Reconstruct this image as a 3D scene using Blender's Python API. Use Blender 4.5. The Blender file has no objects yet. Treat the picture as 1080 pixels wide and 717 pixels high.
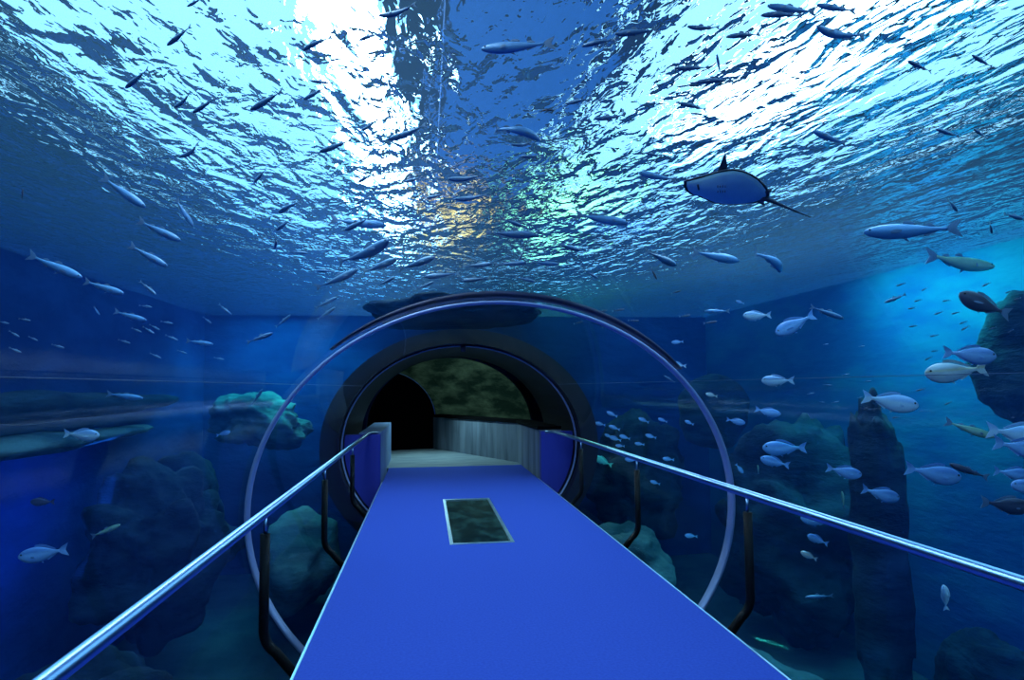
import bpy, bmesh, math, random
from mathutils import Vector, Matrix, noise
random.seed(7)
S = bpy.context.scene
COL = S.collection
PI = math.pi

# ------------------------------------------------------------------ render look
S.view_settings.view_transform = 'Standard'
S.view_settings.look = 'None'
S.view_settings.gamma = 1.0
S.view_settings.use_curve_mapping = False
S.view_settings.exposure = 0.0
cy = S.cycles
cy.max_bounces = 12
cy.diffuse_bounces = 3
cy.glossy_bounces = 4
cy.transmission_bounces = 6
cy.transparent_max_bounces = 16
cy.volume_bounces = 1
cy.caustics_reflective = False
cy.caustics_refractive = False
cy.sample_clamp_indirect = 4.0
cy.use_denoising = True

# ------------------------------------------------------------------ camera
EYE = 1.55
F, YAW, PIT, ROL = (703.98, 0.12950, 0.06992, -0.00946)
_cy, _sy, _cp, _sp = math.cos(YAW), math.sin(YAW), math.cos(PIT), math.sin(PIT)
FW = Vector((_sy*_cp, _cy*_cp, _sp))
R0 = Vector((_cy, -_sy, 0)); U0 = R0.cross(FW)
RT = R0*math.cos(ROL) + U0*math.sin(ROL)
UP = U0*math.cos(ROL) - R0*math.sin(ROL)
CAM = Vector((0, 0, EYE))
cd = bpy.data.cameras.new('camera'); cam = bpy.data.objects.new('camera', cd); COL.objects.link(cam)
cd.sensor_fit = 'HORIZONTAL'; cd.sensor_width = 36; cd.lens = F/1080*36
cd.clip_start = 0.05; cd.clip_end = 200
m = Matrix((RT, UP, -FW)).transposed().to_4x4(); m.translation = CAM
cam.matrix_world = m
S.camera = cam

def ray(u, v):
    return FW + RT*((u-540)/F) + UP*((358.5-v)/F)      # depth 1 along the camera axis

# ------------------------------------------------------------------ helpers
def obj(name, bm, mat, parent=None, smooth=True, **props):
    me = bpy.data.meshes.new(name)
    bm.to_mesh(me); bm.free()
    for x in (mat if isinstance(mat, (list, tuple)) else [mat]): me.materials.append(x)
    if smooth:
        me.polygons.foreach_set('use_smooth', [True]*len(me.polygons))
    o = bpy.data.objects.new(name, me); COL.objects.link(o)
    if parent is not None: o.parent = parent
    for k, v in props.items(): o[k] = v
    return o

def struct(name, bm, mat, smooth=False):
    return obj(name, bm, mat, None, smooth, kind='structure')

def thing(name, label, cat, loc=(0, 0, 0), group=None):
    o = bpy.data.objects.new(name, None); COL.objects.link(o)
    o.empty_display_size = 0.1
    o.location = loc; tag(o, label, cat, group)
    return o

def tag(o, label, cat, group=None):
    o['label'] = label; o['category'] = cat
    if group: o['group'] = group
    return o

def box(bm, x0, x1, y0, y1, z0, z1, bev=0):
    vs = [bm.verts.new((x, y, z)) for x in (x0, x1) for y in (y0, y1) for z in (z0, z1)]
    fs = [(0,1,3,2), (4,6,7,5), (0,4,5,1), (2,3,7,6), (0,2,6,4), (1,5,7,3)]
    nf = [bm.faces.new([vs[i] for i in f]) for f in fs]
    if bev:
        es = list({e for f in nf for e in f.edges})
        bmesh.ops.bevel(bm, geom=es, offset=bev, segments=2, affect='EDGES', profile=0.5)
    return bm

def prism(bm, pts, z0, z1):
    a = [bm.verts.new((x, y, z0)) for x, y in pts]; b = [bm.verts.new((x, y, z1)) for x, y in pts]
    n = len(pts)
    bm.faces.new(a[::-1]); bm.faces.new(b)
    for i in range(n): bm.faces.new((a[i], a[(i+1) % n], b[(i+1) % n], b[i]))
    return bm

def tube(bm, pts, r, n=12, cap=True):
    pts = [Vector(p) for p in pts]
    rs = r if isinstance(r, (list, tuple)) else [r]*len(pts)
    rings = []; ref = None
    for i, p in enumerate(pts):
        t = (pts[min(i+1, len(pts)-1)] - pts[max(i-1, 0)]).normalized()
        if ref is None:
            ref = Vector((0, 0, 1)) if abs(t.z) < 0.9 else Vector((1, 0, 0))
        ref = (ref - t*ref.dot(t)).normalized()
        b = t.cross(ref)
        rings.append([bm.verts.new(p + (ref*math.cos(2*PI*k/n) + b*math.sin(2*PI*k/n))*rs[i]) for k in range(n)])
    for a, b in zip(rings, rings[1:]):
        for k in range(n): bm.faces.new((a[k], a[(k+1) % n], b[(k+1) % n], b[k]))
    if cap:
        bm.faces.new(rings[0][::-1]); bm.faces.new(rings[-1])
    return bm

# ------------------------------------------------------------------ materials
def mat(name):
    M = bpy.data.materials.new(name); M.use_nodes = True
    nt = M.node_tree; nt.nodes.clear()
    return M, nt, nt.nodes.new('ShaderNodeOutputMaterial')

def node(nt, typ, **kw):
    n = nt.nodes.new(typ)
    for k, v in kw.items():
        if k.startswith('_'): setattr(n, k[1:], v)
        else:
            n.inputs[k.replace('__', ' ')].default_value = v
    return n

def pbr(name, col, rough=0.6, metal=0.0, col2=None, scale=(4, 4, 4), bump=0.0, spec=0.5, bdist=0.02, lo=0.4, hi=0.6, detail=5):
    M, nt, out = mat(name)
    p = node(nt, 'ShaderNodeBsdfPrincipled', Roughness=rough, Metallic=metal)
    p.inputs['Base Color'].default_value = (*col, 1)
    p.inputs['Specular IOR Level'].default_value = spec
    nt.links.new(p.outputs[0], out.inputs[0])
    if col2 is not None or bump:
        tc = node(nt, 'ShaderNodeTexCoord')
        mp = node(nt, 'ShaderNodeMapping'); mp.inputs['Scale'].default_value = scale
        nz = node(nt, 'ShaderNodeTexNoise', Scale=1.0, Detail=detail, Roughness=0.6)
        nt.links.new(tc.outputs['Object'], mp.inputs[0]); nt.links.new(mp.outputs[0], nz.inputs['Vector'])
        if col2 is not None:
            cr = node(nt, 'ShaderNodeValToRGB')
            cr.color_ramp.elements[0].position = lo; cr.color_ramp.elements[1].position = hi
            cr.color_ramp.elements[0].color = (*col, 1); cr.color_ramp.elements[1].color = (*col2, 1)
            nt.links.new(nz.outputs['Fac'], cr.inputs[0]); nt.links.new(cr.outputs[0], p.inputs['Base Color'])
        if bump:
            b = node(nt, 'ShaderNodeBump', Strength=bump, Distance=bdist)
            nt.links.new(nz.outputs['Fac'], b.inputs['Height']); nt.links.new(b.outputs[0], p.inputs['Normal'])
    return M

def m_acrylic():
    M, nt, out = mat('clear_acrylic')
    lw = node(nt, 'ShaderNodeLayerWeight', Blend=0.5)
    pw = node(nt, 'ShaderNodeMath', _operation='POWER'); pw.inputs[1].default_value = 5
    ml = node(nt, 'ShaderNodeMath', _operation='MULTIPLY_ADD'); ml.inputs[1].default_value = 0.18; ml.inputs[2].default_value = 0.006
    nt.links.new(lw.outputs['Facing'], pw.inputs[0]); nt.links.new(pw.outputs[0], ml.inputs[0])
    tr = node(nt, 'ShaderNodeBsdfTransparent'); tr.inputs[0].default_value = (0.93, 0.97, 1, 1)
    gl = node(nt, 'ShaderNodeBsdfGlossy', Roughness=0.03); gl.inputs[0].default_value = (1, 1, 1, 1)
    mx = node(nt, 'ShaderNodeMixShader')
    nt.links.new(ml.outputs[0], mx.inputs[0]); nt.links.new(tr.outputs[0], mx.inputs[1]); nt.links.new(gl.outputs[0], mx.inputs[2])
    nt.links.new(mx.outputs[0], out.inputs[0])
    return M

def m_water_volume():
    M, nt, out = mat('tank_water')
    tr = node(nt, 'ShaderNodeBsdfTransparent')
    sc = node(nt, 'ShaderNodeVolumeScatter', Density=0.0085, Anisotropy=0.3); sc.inputs[0].default_value = (0.03, 0.28, 1.0, 1)
    ab = node(nt, 'ShaderNodeVolumeAbsorption', Density=0.135); ab.inputs[0].default_value = (0.0, 0.66, 0.96, 1)
    ad = node(nt, 'ShaderNodeAddShader')
    nt.links.new(sc.outputs[0], ad.inputs[0]); nt.links.new(ab.outputs[0], ad.inputs[1])
    nt.links.new(tr.outputs[0], out.inputs['Surface']); nt.links.new(ad.outputs[0], out.inputs['Volume'])
    return M

def m_water_surface():
    M, nt, out = mat('rippled_water_surface')
    tc = node(nt, 'ShaderNodeTexCoord')
    hs = []
    for sc, det, amp in (((2.4, 1.0, 1), 2.0, 1.0), ((6.0, 2.6, 1), 2.5, 0.42), ((15.0, 6.5, 1), 2.0, 0.11)):
        mp = node(nt, 'ShaderNodeMapping'); mp.inputs['Scale'].default_value = sc
        nz = node(nt, 'ShaderNodeTexNoise', Scale=1.0, Detail=det, Roughness=0.55, Distortion=0.6)
        nt.links.new(tc.outputs['Object'], mp.inputs[0]); nt.links.new(mp.outputs[0], nz.inputs['Vector'])
        a = node(nt, 'ShaderNodeMath', _operation='MULTIPLY'); a.inputs[1].default_value = amp
        nt.links.new(nz.outputs['Fac'], a.inputs[0]); hs.append(a)
    ad = hs[0]
    for h in hs[1:]:
        a2 = node(nt, 'ShaderNodeMath', _operation='ADD')
        nt.links.new(ad.outputs[0], a2.inputs[0]); nt.links.new(h.outputs[0], a2.inputs[1]); ad = a2
    b = node(nt, 'ShaderNodeBump', Strength=1.0, Distance=0.255)
    nt.links.new(ad.outputs[0], b.inputs['Height'])
    fr = node(nt, 'ShaderNodeFresnel', IOR=1.014)
    nt.links.new(b.outputs[0], fr.inputs['Normal'])
    rf = node(nt, 'ShaderNodeBsdfRefraction', IOR=1.04, Roughness=0.0)
    nt.links.new(b.outputs[0], rf.inputs['Normal'])
    tr = node(nt, 'ShaderNodeBsdfTransparent')
    gl = node(nt, 'ShaderNodeBsdfGlossy', Roughness=0.06); gl.inputs[0].default_value = (.95, .97, 1, 1)
    nt.links.new(b.outputs[0], gl.inputs['Normal'])
    tl = node(nt, 'ShaderNodeBsdfTranslucent'); tl.inputs[0].default_value = (.5, .85, 1, 1)
    m0 = node(nt, 'ShaderNodeMixShader'); m0.inputs[0].default_value = 0.6
    nt.links.new(tr.outputs[0], m0.inputs[1]); nt.links.new(rf.outputs[0], m0.inputs[2])
    m2 = node(nt, 'ShaderNodeMixShader')
    nt.links.new(fr.outputs[0], m2.inputs[0]); nt.links.new(m0.outputs[0], m2.inputs[1]); nt.links.new(gl.outputs[0], m2.inputs[2])
    m3 = node(nt, 'ShaderNodeMixShader'); m3.inputs[0].default_value = 0.034      # translucent share added as a base glow on dark ripples
    nt.links.new(m2.outputs[0], m3.inputs[1]); nt.links.new(tl.outputs[0], m3.inputs[2])
    nt.links.new(m3.outputs[0], out.inputs[0])
    return M

def m_fish(name, back, belly, rough=0.3, metal=0.35, stripe=None):
    """two-tone fish skin: back colour above, belly colour below, speckled"""
    M, nt, out = mat(name)
    tc = node(nt, 'ShaderNodeTexCoord')
    sx = node(nt, 'ShaderNodeSeparateXYZ'); nt.links.new(tc.outputs['Object'], sx.inputs[0])
    nz = node(nt, 'ShaderNodeTexNoise', Scale=22.0, Detail=3)
    nt.links.new(tc.outputs['Object'], nz.inputs['Vector'])
    ma = node(nt, 'ShaderNodeMath', _operation='MULTIPLY_ADD'); ma.inputs[1].default_value = 9.0; ma.inputs[2].default_value = 0.25
    nt.links.new(sx.outputs['Z'], ma.inputs[0])
    mb = node(nt, 'ShaderNodeMath', _operation='MULTIPLY_ADD'); mb.inputs[1].default_value = 0.35
    nt.links.new(nz.outputs['Fac'], mb.inputs[0]); nt.links.new(ma.outputs[0], mb.inputs[2])
    cr = node(nt, 'ShaderNodeValToRGB')
    cr.color_ramp.elements[0].color = (*belly, 1); cr.color_ramp.elements[0].position = 0.35
    cr.color_ramp.elements[1].color = (*back, 1); cr.color_ramp.elements[1].position = 0.95
    if stripe:
        e = cr.color_ramp.elements.new(0.62); e.color = (*stripe, 1)
    nt.links.new(mb.outputs[0], cr.inputs[0])
    p = node(nt, 'ShaderNodeBsdfPrincipled', Roughness=rough, Metallic=metal)
    nt.links.new(cr.outputs[0], p.inputs['Base Color']); nt.links.new(p.outputs[0], out.inputs[0])
    return M

M_CARPET = pbr('blue_carpet', (0.046, 0.094, 0.50), 0.95, col2=(0.060, 0.122, 0.60), scale=(60, 60, 60), bump=0.3, bdist=0.004, spec=0.1, lo=.3, hi=.7)
M_CONC = pbr('pale_concrete', (0.30, 0.36, 0.38), 0.8, col2=(0.20, 0.25, 0.28), scale=(1.5, 6, 2), bump=0.1)
M_PARAPET = pbr('streaked_concrete', (0.10, 0.13, 0.17), 0.75, col2=(0.22, 0.27, 0.33), scale=(3, 3, 0.4), bump=0.1)
M_BLUEWALL = pbr('blue_painted_wall', (0.02, 0.025, 0.30), 0.6, col2=(0.025, 0.035, 0.36), scale=(2, 2, .5))
M_DARK = pbr('dark_bulkhead', (0.002, 0.0025, 0.006), 0.6, col2=(0.004, 0.005, 0.012), scale=(1, 1, 1), spec=0.3)
M_BLACK = pbr('black_void_wall', (0.003, 0.003, 0.004), 0.9, spec=0.05)
M_POST = pbr('black_powder_coat', (0.003, 0.003, 0.004), 0.5, spec=0.12)
M_STEEL = pbr('brushed_steel', (0.22, 0.34, 0.50), 0.28, 1.0, bump=0.05, scale=(40, 1, 40))
M_RING = pbr('grey_joint_seal', (0.30, 0.38, 0.62), 0.45, 0.3)
M_REFL_CLIP = pbr('dark_reflection_and_clip', (0.02, 0.022, 0.07), 0.5)
M_TRIM = pbr('aluminium_edge', (0.55, 0.75, 0.85), 0.3, 0.8)
M_ROCK = pbr('dark_rock', (0.007, 0.012, 0.018), 0.9, col2=(0.032, 0.055, 0.065), scale=(1.2, 1.2, 3.0), bump=0.9, bdist=0.12, spec=0.1, lo=.42, hi=.72)
M_ROCK2 = pbr('pale_rock', (0.035, 0.07, 0.075), 0.9, col2=(0.14, 0.21, 0.19), scale=(0.8, 0.8, 2.5), bump=0.9, bdist=0.12, spec=0.1)
M_SAND = pbr('tank_sand', (0.015, 0.026, 0.03), 0.95, col2=(0.045, 0.065, 0.062), scale=(.8, .8, .8), bump=0.6, bdist=.1)
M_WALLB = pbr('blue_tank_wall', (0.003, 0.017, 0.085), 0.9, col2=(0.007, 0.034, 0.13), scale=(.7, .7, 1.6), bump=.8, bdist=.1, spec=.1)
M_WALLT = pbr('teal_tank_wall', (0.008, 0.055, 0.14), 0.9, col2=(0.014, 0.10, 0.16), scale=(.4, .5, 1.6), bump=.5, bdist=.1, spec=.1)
M_CEIL = pbr('hall_ceiling', (0.02, 0.05, 0.13), 0.9)
M_GANTRY = pbr('gantry_blue', (0.06, 0.22, 0.62), 0.7, col2=(0.04, 0.16, 0.5), scale=(2, 2, 2))
M_ACR = m_acrylic()
M_WVOL = m_water_volume()
M_WSURF = m_water_surface()
M_MACK = m_fish('mackerel_skin', (0.26, 0.42, 0.58), (0.06, 0.15, 0.30), .4, .1)  # belly darkened to paint the shaded underside seen from below
M_MULLET = m_fish('mullet_skin', (0.20, 0.42, 0.70), (0.14, 0.34, 0.60), .4, .1)
M_BREAM = m_fish('bream_skin', (0.16, 0.32, 0.66), (0.40, 0.66, 1.0), 0.35, 0.05)
M_PALE = m_fish('pale_bream_skin', (0.40, 0.58, 0.85), (0.85, 0.95, 1.0), 0.35, 0.05)
M_GOLD = m_fish('golden_bream_skin', (0.55, 0.55, 0.55), (0.95, 0.92, 0.85), 0.3, 0.2, stripe=(0.85, 0.70, 0.42))
M_DKFISH = m_fish('dark_fish_skin', (0.03, 0.03, 0.06), (0.08, 0.08, 0.13), 0.5, 0.1)
M_GRNFISH = m_fish('green_fish_skin', (0.12, 0.28, 0.16), (0.45, 0.62, 0.42), 0.5, 0.1)
M_TURQ = m_fish('turquoise_fish_skin', (0.15, 0.75, 0.55), (0.3, 0.95, 0.7), 0.5, 0.0)
M_FIN = pbr('fin_membrane', (0.16, 0.24, 0.36), 0.5, 0.1)
M_EYE = pbr('fish_eye_black', (0.005, 0.005, 0.008), 0.1)
M_RAYTOP = pbr('ray_dark_back', (0.03, 0.035, 0.06), 0.6, col2=(0.06, 0.06, 0.09), scale=(12, 12, 12))
M_RAYBELLY = pbr('ray_pale_belly', (0.6, 0.95, 0.95), 0.6, col2=(0.5, 0.85, 0.9), scale=(6, 6, 6))

# ------------------------------------------------------------------ tunnel section
TX, TZ, TA, TB = 0.5977, EYE-0.9591, 1.9658, 1.6646
R1Y, R2Y = 5.388, 11.212
def sect(t, s=1.0):
    return TX + TA*s*math.cos(t), TZ + TB*s*math.sin(t)

def shell(bm, y0, y1, s, t0=0, t1=2*PI, n=96, ny=1, s1=None):
    closed = abs(t1-t0-2*PI) < 1e-6
    k = n if closed else n+1
    rows = []
    for j in range(ny+1):
        y = y0+(y1-y0)*j/ny
        sc = s if s1 is None else s+(s1-s)*j/ny
        rows.append([bm.verts.new((sect(t0+(t1-t0)*i/n, sc)[0], y, sect(t0+(t1-t0)*i/n, sc)[1])) for i in range(k)])
    for a, b in zip(rows, rows[1:]):
        for i in range(n):
            bm.faces.new((a[i], a[(i+1) % k], b[(i+1) % k], b[i]))     # normals point inwards
    return rows

def arc_band(bm, y0, y1, s0, s1, t0, t1, n=40):
    prof = [(y0, s0), (y1, s0), (y1, s1), (y0, s1)]
    tp = lambda s, i: s0+(s-s0)*max(.04, math.sin(PI*i/n))**.7
    rows = [[bm.verts.new((sect(t0+(t1-t0)*i/n, tp(s, i))[0], y, sect(t0+(t1-t0)*i/n, tp(s, i))[1])) for i in range(n+1)] for y, s in prof]
    for k in range(4):
        a, b = rows[k], rows[(k+1) % 4]
        for i in range(n): bm.faces.new((a[i], b[i], b[i+1], a[i+1]))
    bm.faces.new([r[0] for r in rows]); bm.faces.new([r[-1] for r in rows][::-1])

def band(bm, y0, y1, s0, s1, n=96):
    """closed ring with a rectangular section between two scales"""
    prof = [(y0, s0), (y1, s0), (y1, s1), (y0, s1)]
    rows = [[bm.verts.new((sect(2*PI*i/n, s)[0], y, sect(2*PI*i/n, s)[1])) for i in range(n)] for y, s in prof]
    for k in range(4):
        a, b = rows[k], rows[(k+1) % 4]
        for i in range(n): bm.faces.new((a[i], b[i], b[(i+1) % n], a[(i+1) % n]))

Y0, Y1 = -4.0, 16.0
XL, XR = -5.0, 7.0
ZB, ZS = -2.6, 3.25

bm = bmesh.new(); shell(bm, Y0, R2Y+0.03, 1.0, ny=6)
struct('tunnel_wall', bm, M_ACR, True)

# water body: box with the tunnel cut out of it
def water_body():
    bm = bmesh.new(); n = 96; e = 0.02
    def outer(t):      # point of the rectangle in direction t from the tunnel axis
        c, s = math.cos(t), math.sin(t)
        k = min(((XR-e-TX)/c) if c > 1e-9 else 1e9, ((XL+e-TX)/c) if c < -1e-9 else 1e9,
                ((ZS+.02-TZ)/s) if s > 1e-9 else 1e9, ((ZB+e-TZ)/s) if s < -1e-9 else 1e9)
        return TX+c*k, TZ+s*k
    ts = sorted([2*PI*i/n for i in range(n)] +
                [math.atan2(z-TZ, x-TX) % (2*PI) for x in (XL+e, XR-e) for z in (ZB+e, ZS+.02)])
    n = len(ts)
    I = [[bm.verts.new((TX+TA*1.012*math.cos(t), y, TZ+TB*1.012*math.sin(t))) for t in ts] for y in (Y0+e, Y1-e)]
    O = [[bm.verts.new((outer(t)[0], y, outer(t)[1])) for t in ts] for y in (Y0+e, Y1-e)]
    for i in range(n):
        j = (i+1) % n
        bm.faces.new((I[0][i], I[0][j], I[1][j], I[1][i]))
        bm.faces.new((O[0][i], O[1][i], O[1][j], O[0][j]))
        bm.faces.new((I[0][i], O[0][i], O[0][j], I[0][j]))
        bm.faces.new((I[1][i], I[1][j], O[1][j], O[1][i]))
    bmesh.ops.recalc_face_normals(bm, faces=bm.faces)
    return bm
struct('tank_water', water_body(), M_WVOL)

bm = bmesh.new()
vs = [bm.verts.new(p) for p in ((XL, Y0, ZS), (XR, Y0, ZS), (XR, Y1, ZS), (XL, Y1, ZS))]
bm.faces.new(vs)
struct('water_surface', bm, M_WSURF)

# tank walls
def wall_mesh(x0, x1, y0, y1, z0, z1):
    return box(bmesh.new(), x0, x1, y0, y1, z0, z1)
struct('tank_floor', wall_mesh(XL-.3, XR+.3, Y0-.3, Y1+.3, ZB-.3, ZB), M_SAND)
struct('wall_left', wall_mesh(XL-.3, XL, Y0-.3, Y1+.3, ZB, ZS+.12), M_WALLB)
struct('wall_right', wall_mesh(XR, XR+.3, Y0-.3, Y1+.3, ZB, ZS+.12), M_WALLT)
def holed_wall(y, mat_, name):
    bm = bmesh.new(); n = 96
    for yy in (y, y+.3):
        pass
    ts = [2*PI*i/n for i in range(n)]
    def outer(t):
        c, s = math.cos(t), math.sin(t)
        k = min(((XR-TX)/c) if c > 1e-9 else 1e9, ((XL-TX)/c) if c < -1e-9 else 1e9,
                ((ZS+.12-TZ)/s) if s > 1e-9 else 1e9, ((ZB-TZ)/s) if s < -1e-9 else 1e9)
        return TX+c*k, TZ+s*k
    I = [[bm.verts.new((TX+TA*1.005*math.cos(t), q, TZ+TB*1.005*math.sin(t))) for t in ts] for q in (y, y+.3)]
    O = [[bm.verts.new((outer(t)[0], q, outer(t)[1])) for t in ts] for q in (y, y+.3)]
    for i in range(n):
        j = (i+1) % n
        bm.faces.new((I[0][i], O[0][i], O[0][j], I[0][j])); bm.faces.new((I[1][i], I[1][j], O[1][j], O[1][i]))
        bm.faces.new((I[0][i], I[0][j], I[1][j], I[1][i])); bm.faces.new((O[0][i], O[1][i], O[1][j], O[0][j]))
    struct(name, bm, mat_)
holed_wall(Y1, M_WALLB, 'wall_far')
holed_wall(Y0-.3, M_DARK, 'wall_near')

# hall above the water
struct('ceiling', wall_mesh(-14, 18, -6, 34, 8.0, 8.3), M_CEIL)
GZ = 4.4
bm = bmesh.new(); box(bm, 0.15, 1.75, -5, 12, GZ, GZ+.25); box(bm, -0.2, 4.2, 12, 24, GZ, GZ+.25)  # wide far end added to darken the low part of the central band
struct('gantry_floor', bm, M_GANTRY)

# bulkhead sleeve round the far end of the tunnel
bm = bmesh.new()
n = 96
prof = [(Y1, 1.15), (10.95, 1.15), (10.95, 1.006), (R2Y+.042, 1.006), (R2Y+.042, .985), (12.6, .97), (13.9, .955)]
rows = [[bm.verts.new((sect(2*PI*i/n, q)[0], y, sect(2*PI*i/n, q)[1])) for i in range(n)] for y, q in prof]
for a, b in zip(rows, rows[1:]):
    for i in range(n): bm.faces.new((a[i], a[(i+1) % n], b[(i+1) % n], b[i]))
bmesh.ops.recalc_face_normals(bm, faces=bm.faces)
struct('wall_sleeve', bm, M_DARK, False)

# ------------------------------------------------------------------ joint rings
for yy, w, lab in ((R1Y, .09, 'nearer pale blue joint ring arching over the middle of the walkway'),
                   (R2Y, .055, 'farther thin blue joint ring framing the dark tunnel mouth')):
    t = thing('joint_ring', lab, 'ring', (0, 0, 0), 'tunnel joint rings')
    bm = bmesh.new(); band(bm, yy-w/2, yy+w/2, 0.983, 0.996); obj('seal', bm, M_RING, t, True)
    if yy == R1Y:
        bm = bmesh.new(); arc_band(bm, yy-.02, yy+.14, 1.022, 1.045, math.radians(40), math.radians(132)); obj('ring_reflection', bm, M_REFL_CLIP, t, True, label='dark reflected arc of the ring')  # dark arc shaped in place of the ring's reflection in the acrylic
    else:
        bm = bmesh.new(); box(bm, 0.585, 0.665, yy-.10, yy-.02, TZ+TB*.93, TZ+TB*.99, .008); obj('clip', bm, M_REFL_CLIP, t)

# thin seam between the acrylic panels at eye height
bm = bmesh.new()
for t in (math.asin((1.59-TZ)/TB), PI-math.asin((1.59-TZ)/TB)):
    pts = []
    x, z = sect(t, 0.993)
    tube(bm, [(x, Y0+.1, z), (x, 10.9, z)], 0.0016, 6)
struct('trim_1', bm, pbr('seam_sealant', (0.04, 0.09, 0.18), .8))

# ------------------------------------------------------------------ walkway
WXL, WXR = -0.70, 1.89
HX0, HX1, HY0, HY1 = 0.24, 0.885, 6.73, 9.42
bm = bmesh.new()
for a in ((WXL, WXR, Y0, HY0), (WXL, WXR, HY1, 13.3), (WXL, HX0, HY0, HY1), (HX1, WXR, HY0, HY1)):
    box(bm, a[0], a[1], a[2], a[3], -0.14, 0)
struct('floor', bm, M_CARPET)
bm = bmesh.new()
box(bm, WXL-.015, WXL, Y0, 11.3, -.14, .008); box(bm, WXR, WXR+.012, Y0, 11.3, -.14, .004)
struct('trim_2', bm, M_TRIM)
bm = bmesh.new(); box(bm, -0.4, 1.6, Y0, 11.2, -.6, -.145)
struct('floor_beam', bm, M_DARK)
# floor window
t = thing('floor_window', 'glazed viewing hatch with a thin metal frame in the blue walkway', 'floor window', ((HX0+HX1)/2, (HY0+HY1)/2, 0))
def local(bm, t):
    bmesh.ops.translate(bm, verts=bm.verts, vec=-Vector(t.location)); return bm
bm = bmesh.new(); w = .035
box(bm, HX0, HX0+w, HY0, HY1, -.06, .006); box(bm, HX1-w, HX1, HY0, HY1, -.06, .006)
box(bm, HX0+w, HX1-w, HY0, HY0+w*1.4, -.06, .006); box(bm, HX0+w, HX1-w, HY1-w*1.4, HY1, -.06, .006)
obj('frame', local(bm, t), M_TRIM, t, False)
bm = bmesh.new(); box(bm, HX0+w, HX1-w, HY0+w, HY1-w, -.03, -.005)
M_HATCH = pbr('dark_green_glazing', (0.012, 0.03, 0.035), 0.08, col2=(0.06, 0.16, 0.14), scale=(5, 2.5, 3), spec=.5, lo=.45, hi=.75)
obj('pane', local(bm, t), M_HATCH, t, False)

# ------------------------------------------------------------------ handrails
def handrail(x, sgn, posts, lab):
    t = thing('handrail', lab, 'handrail', (x, 4.15, 0), 'handrails along the walkway')
    bm = bmesh.new()
    ye = 11.5 if sgn < 0 else 11.1
    pts = [(0, -2.5-4.15, .845), (0, ye-4.15-.25, .805), (-sgn*.03, ye-4.15-.1, .80), (-sgn*.12, ye-4.15, .79)]
    tube(bm, pts, 0.027, 16); obj('rail', bm, M_STEEL, t)
    for y in posts:
        yy = y-4.15; zr = .845-.04*(y+2.5)/13.5
        bm = bmesh.new()
        path = [(0, yy, zr-.12), (0, yy, .16)]
        for k in range(1, 7):
            a = k/6*math.radians(55)
            path.append((-sgn*.16*(1-math.cos(a)), yy, .16-.16*math.sin(a)))
        lx, _, lz = path[-1]
        d = (abs(WXL-x)+.02-abs(lx)) if sgn < 0 else (abs(x-WXR)+.02-abs(lx))
        path.append((lx-sgn*d, yy, lz-d*1.2))
        tube(bm, path, 0.029, 14); p = obj('post', bm, M_POST, t)
        bm = bmesh.new(); tube(bm, [(0, yy, zr-.14), (0, yy, zr-.02)], 0.010, 10); obj('pin', bm, M_STEEL, p)
handrail(-0.93, -1, (1.75, 4.13, 6.48, 8.87), 'steel handrail on black bent posts along the left walkway edge, ends at blue wall')
handrail(2.12, 1, (1.9, 4.26, 6.60, 9.05), 'steel handrail on black bent posts right of the walkway, crossing the near ring')

# ------------------------------------------------------------------ tunnel mouth and the bend behind it
def facing_panel(side):
    """blue wall that fills the tunnel section beside the walkway, facing the visitor"""
    bm = bmesh.new(); pts = []
    xe = -0.74 if side < 0 else 1.96
    zt = 0.78
    n = 24
    import math as _m
    tt = _m.asin((zt-TZ)/(TB*.975)); 
    t_top = (PI-tt) if side < 0 else tt
    zb = -0.5
    tb = _m.asin((zb-TZ)/(TB*.975)); t_bot = (PI-tb) if side < 0 else tb
    pts = [sect(t_top+(t_bot-t_top)*i/n, .975) for i in range(n+1)]
    pts = pts + [(xe, zb), (xe, zt)]
    y0, y1 = 11.32, 11.5
    a = [bm.verts.new((x, y0, z)) for x, z in pts]; b = [bm.verts.new((x, y1, z)) for x, z in pts]
    bm.faces.new(a); bm.faces.new(b[::-1])
    for i in range(len(pts)): bm.faces.new((a[i], b[i], b[(i+1) % len(pts)], a[(i+1) % len(pts)]))
    bmesh.ops.recalc_face_normals(bm, faces=bm.faces)
    return bm
struct('wall_panel_left', facing_panel(-1), M_BLUEWALL)
struct('wall_panel_right', facing_panel(1), M_BLUEWALL)
bm = bmesh.new(); prism(bm, [(-.74, 11.5), (-.74, 14.9), (-1.1, 14.9), (-1.1, 11.5)], -.14, .80)
struct('wall_pier', bm, pbr('pale_blue_render', (.16, .26, .5), .7, col2=(.22, .34, .55), scale=(2, 2, .5)))
# parapet on the right, turning left with the tunnel
PP = [(1.96, 11.5), (1.88, 13.75), (0.10, 17.5)]
PO = [(2.35, 11.5), (2.2, 13.85), (0.45, 17.65)]
bm = bmesh.new(); prism(bm, [PP[0], PP[1], PO[1], PO[0]][::-1], -.14, .80); prism(bm, [PP[1], PP[2], PO[2], PO[1]][::-1], -.14, .80)
bmesh.ops.recalc_face_normals(bm, faces=bm.faces)
struct('wall_parapet', bm, M_PARAPET)
bm = bmesh.new()
for a, b, c, d in ((PP[0], PP[1], PO[1], PO[0]), (PP[1], PP[2], PO[2], PO[1])):
    g = lambda p, q, k: (p[0]+(p[0]-q[0])*k, p[1]+(p[1]-q[1])*k)
    prism(bm, [g(a, d, .08), g(b, c, .08), c, d][::-1], .80, .86)
bmesh.ops.recalc_face_normals(bm, faces=bm.faces)
struct('trim_3', bm, M_BLACK)
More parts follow.
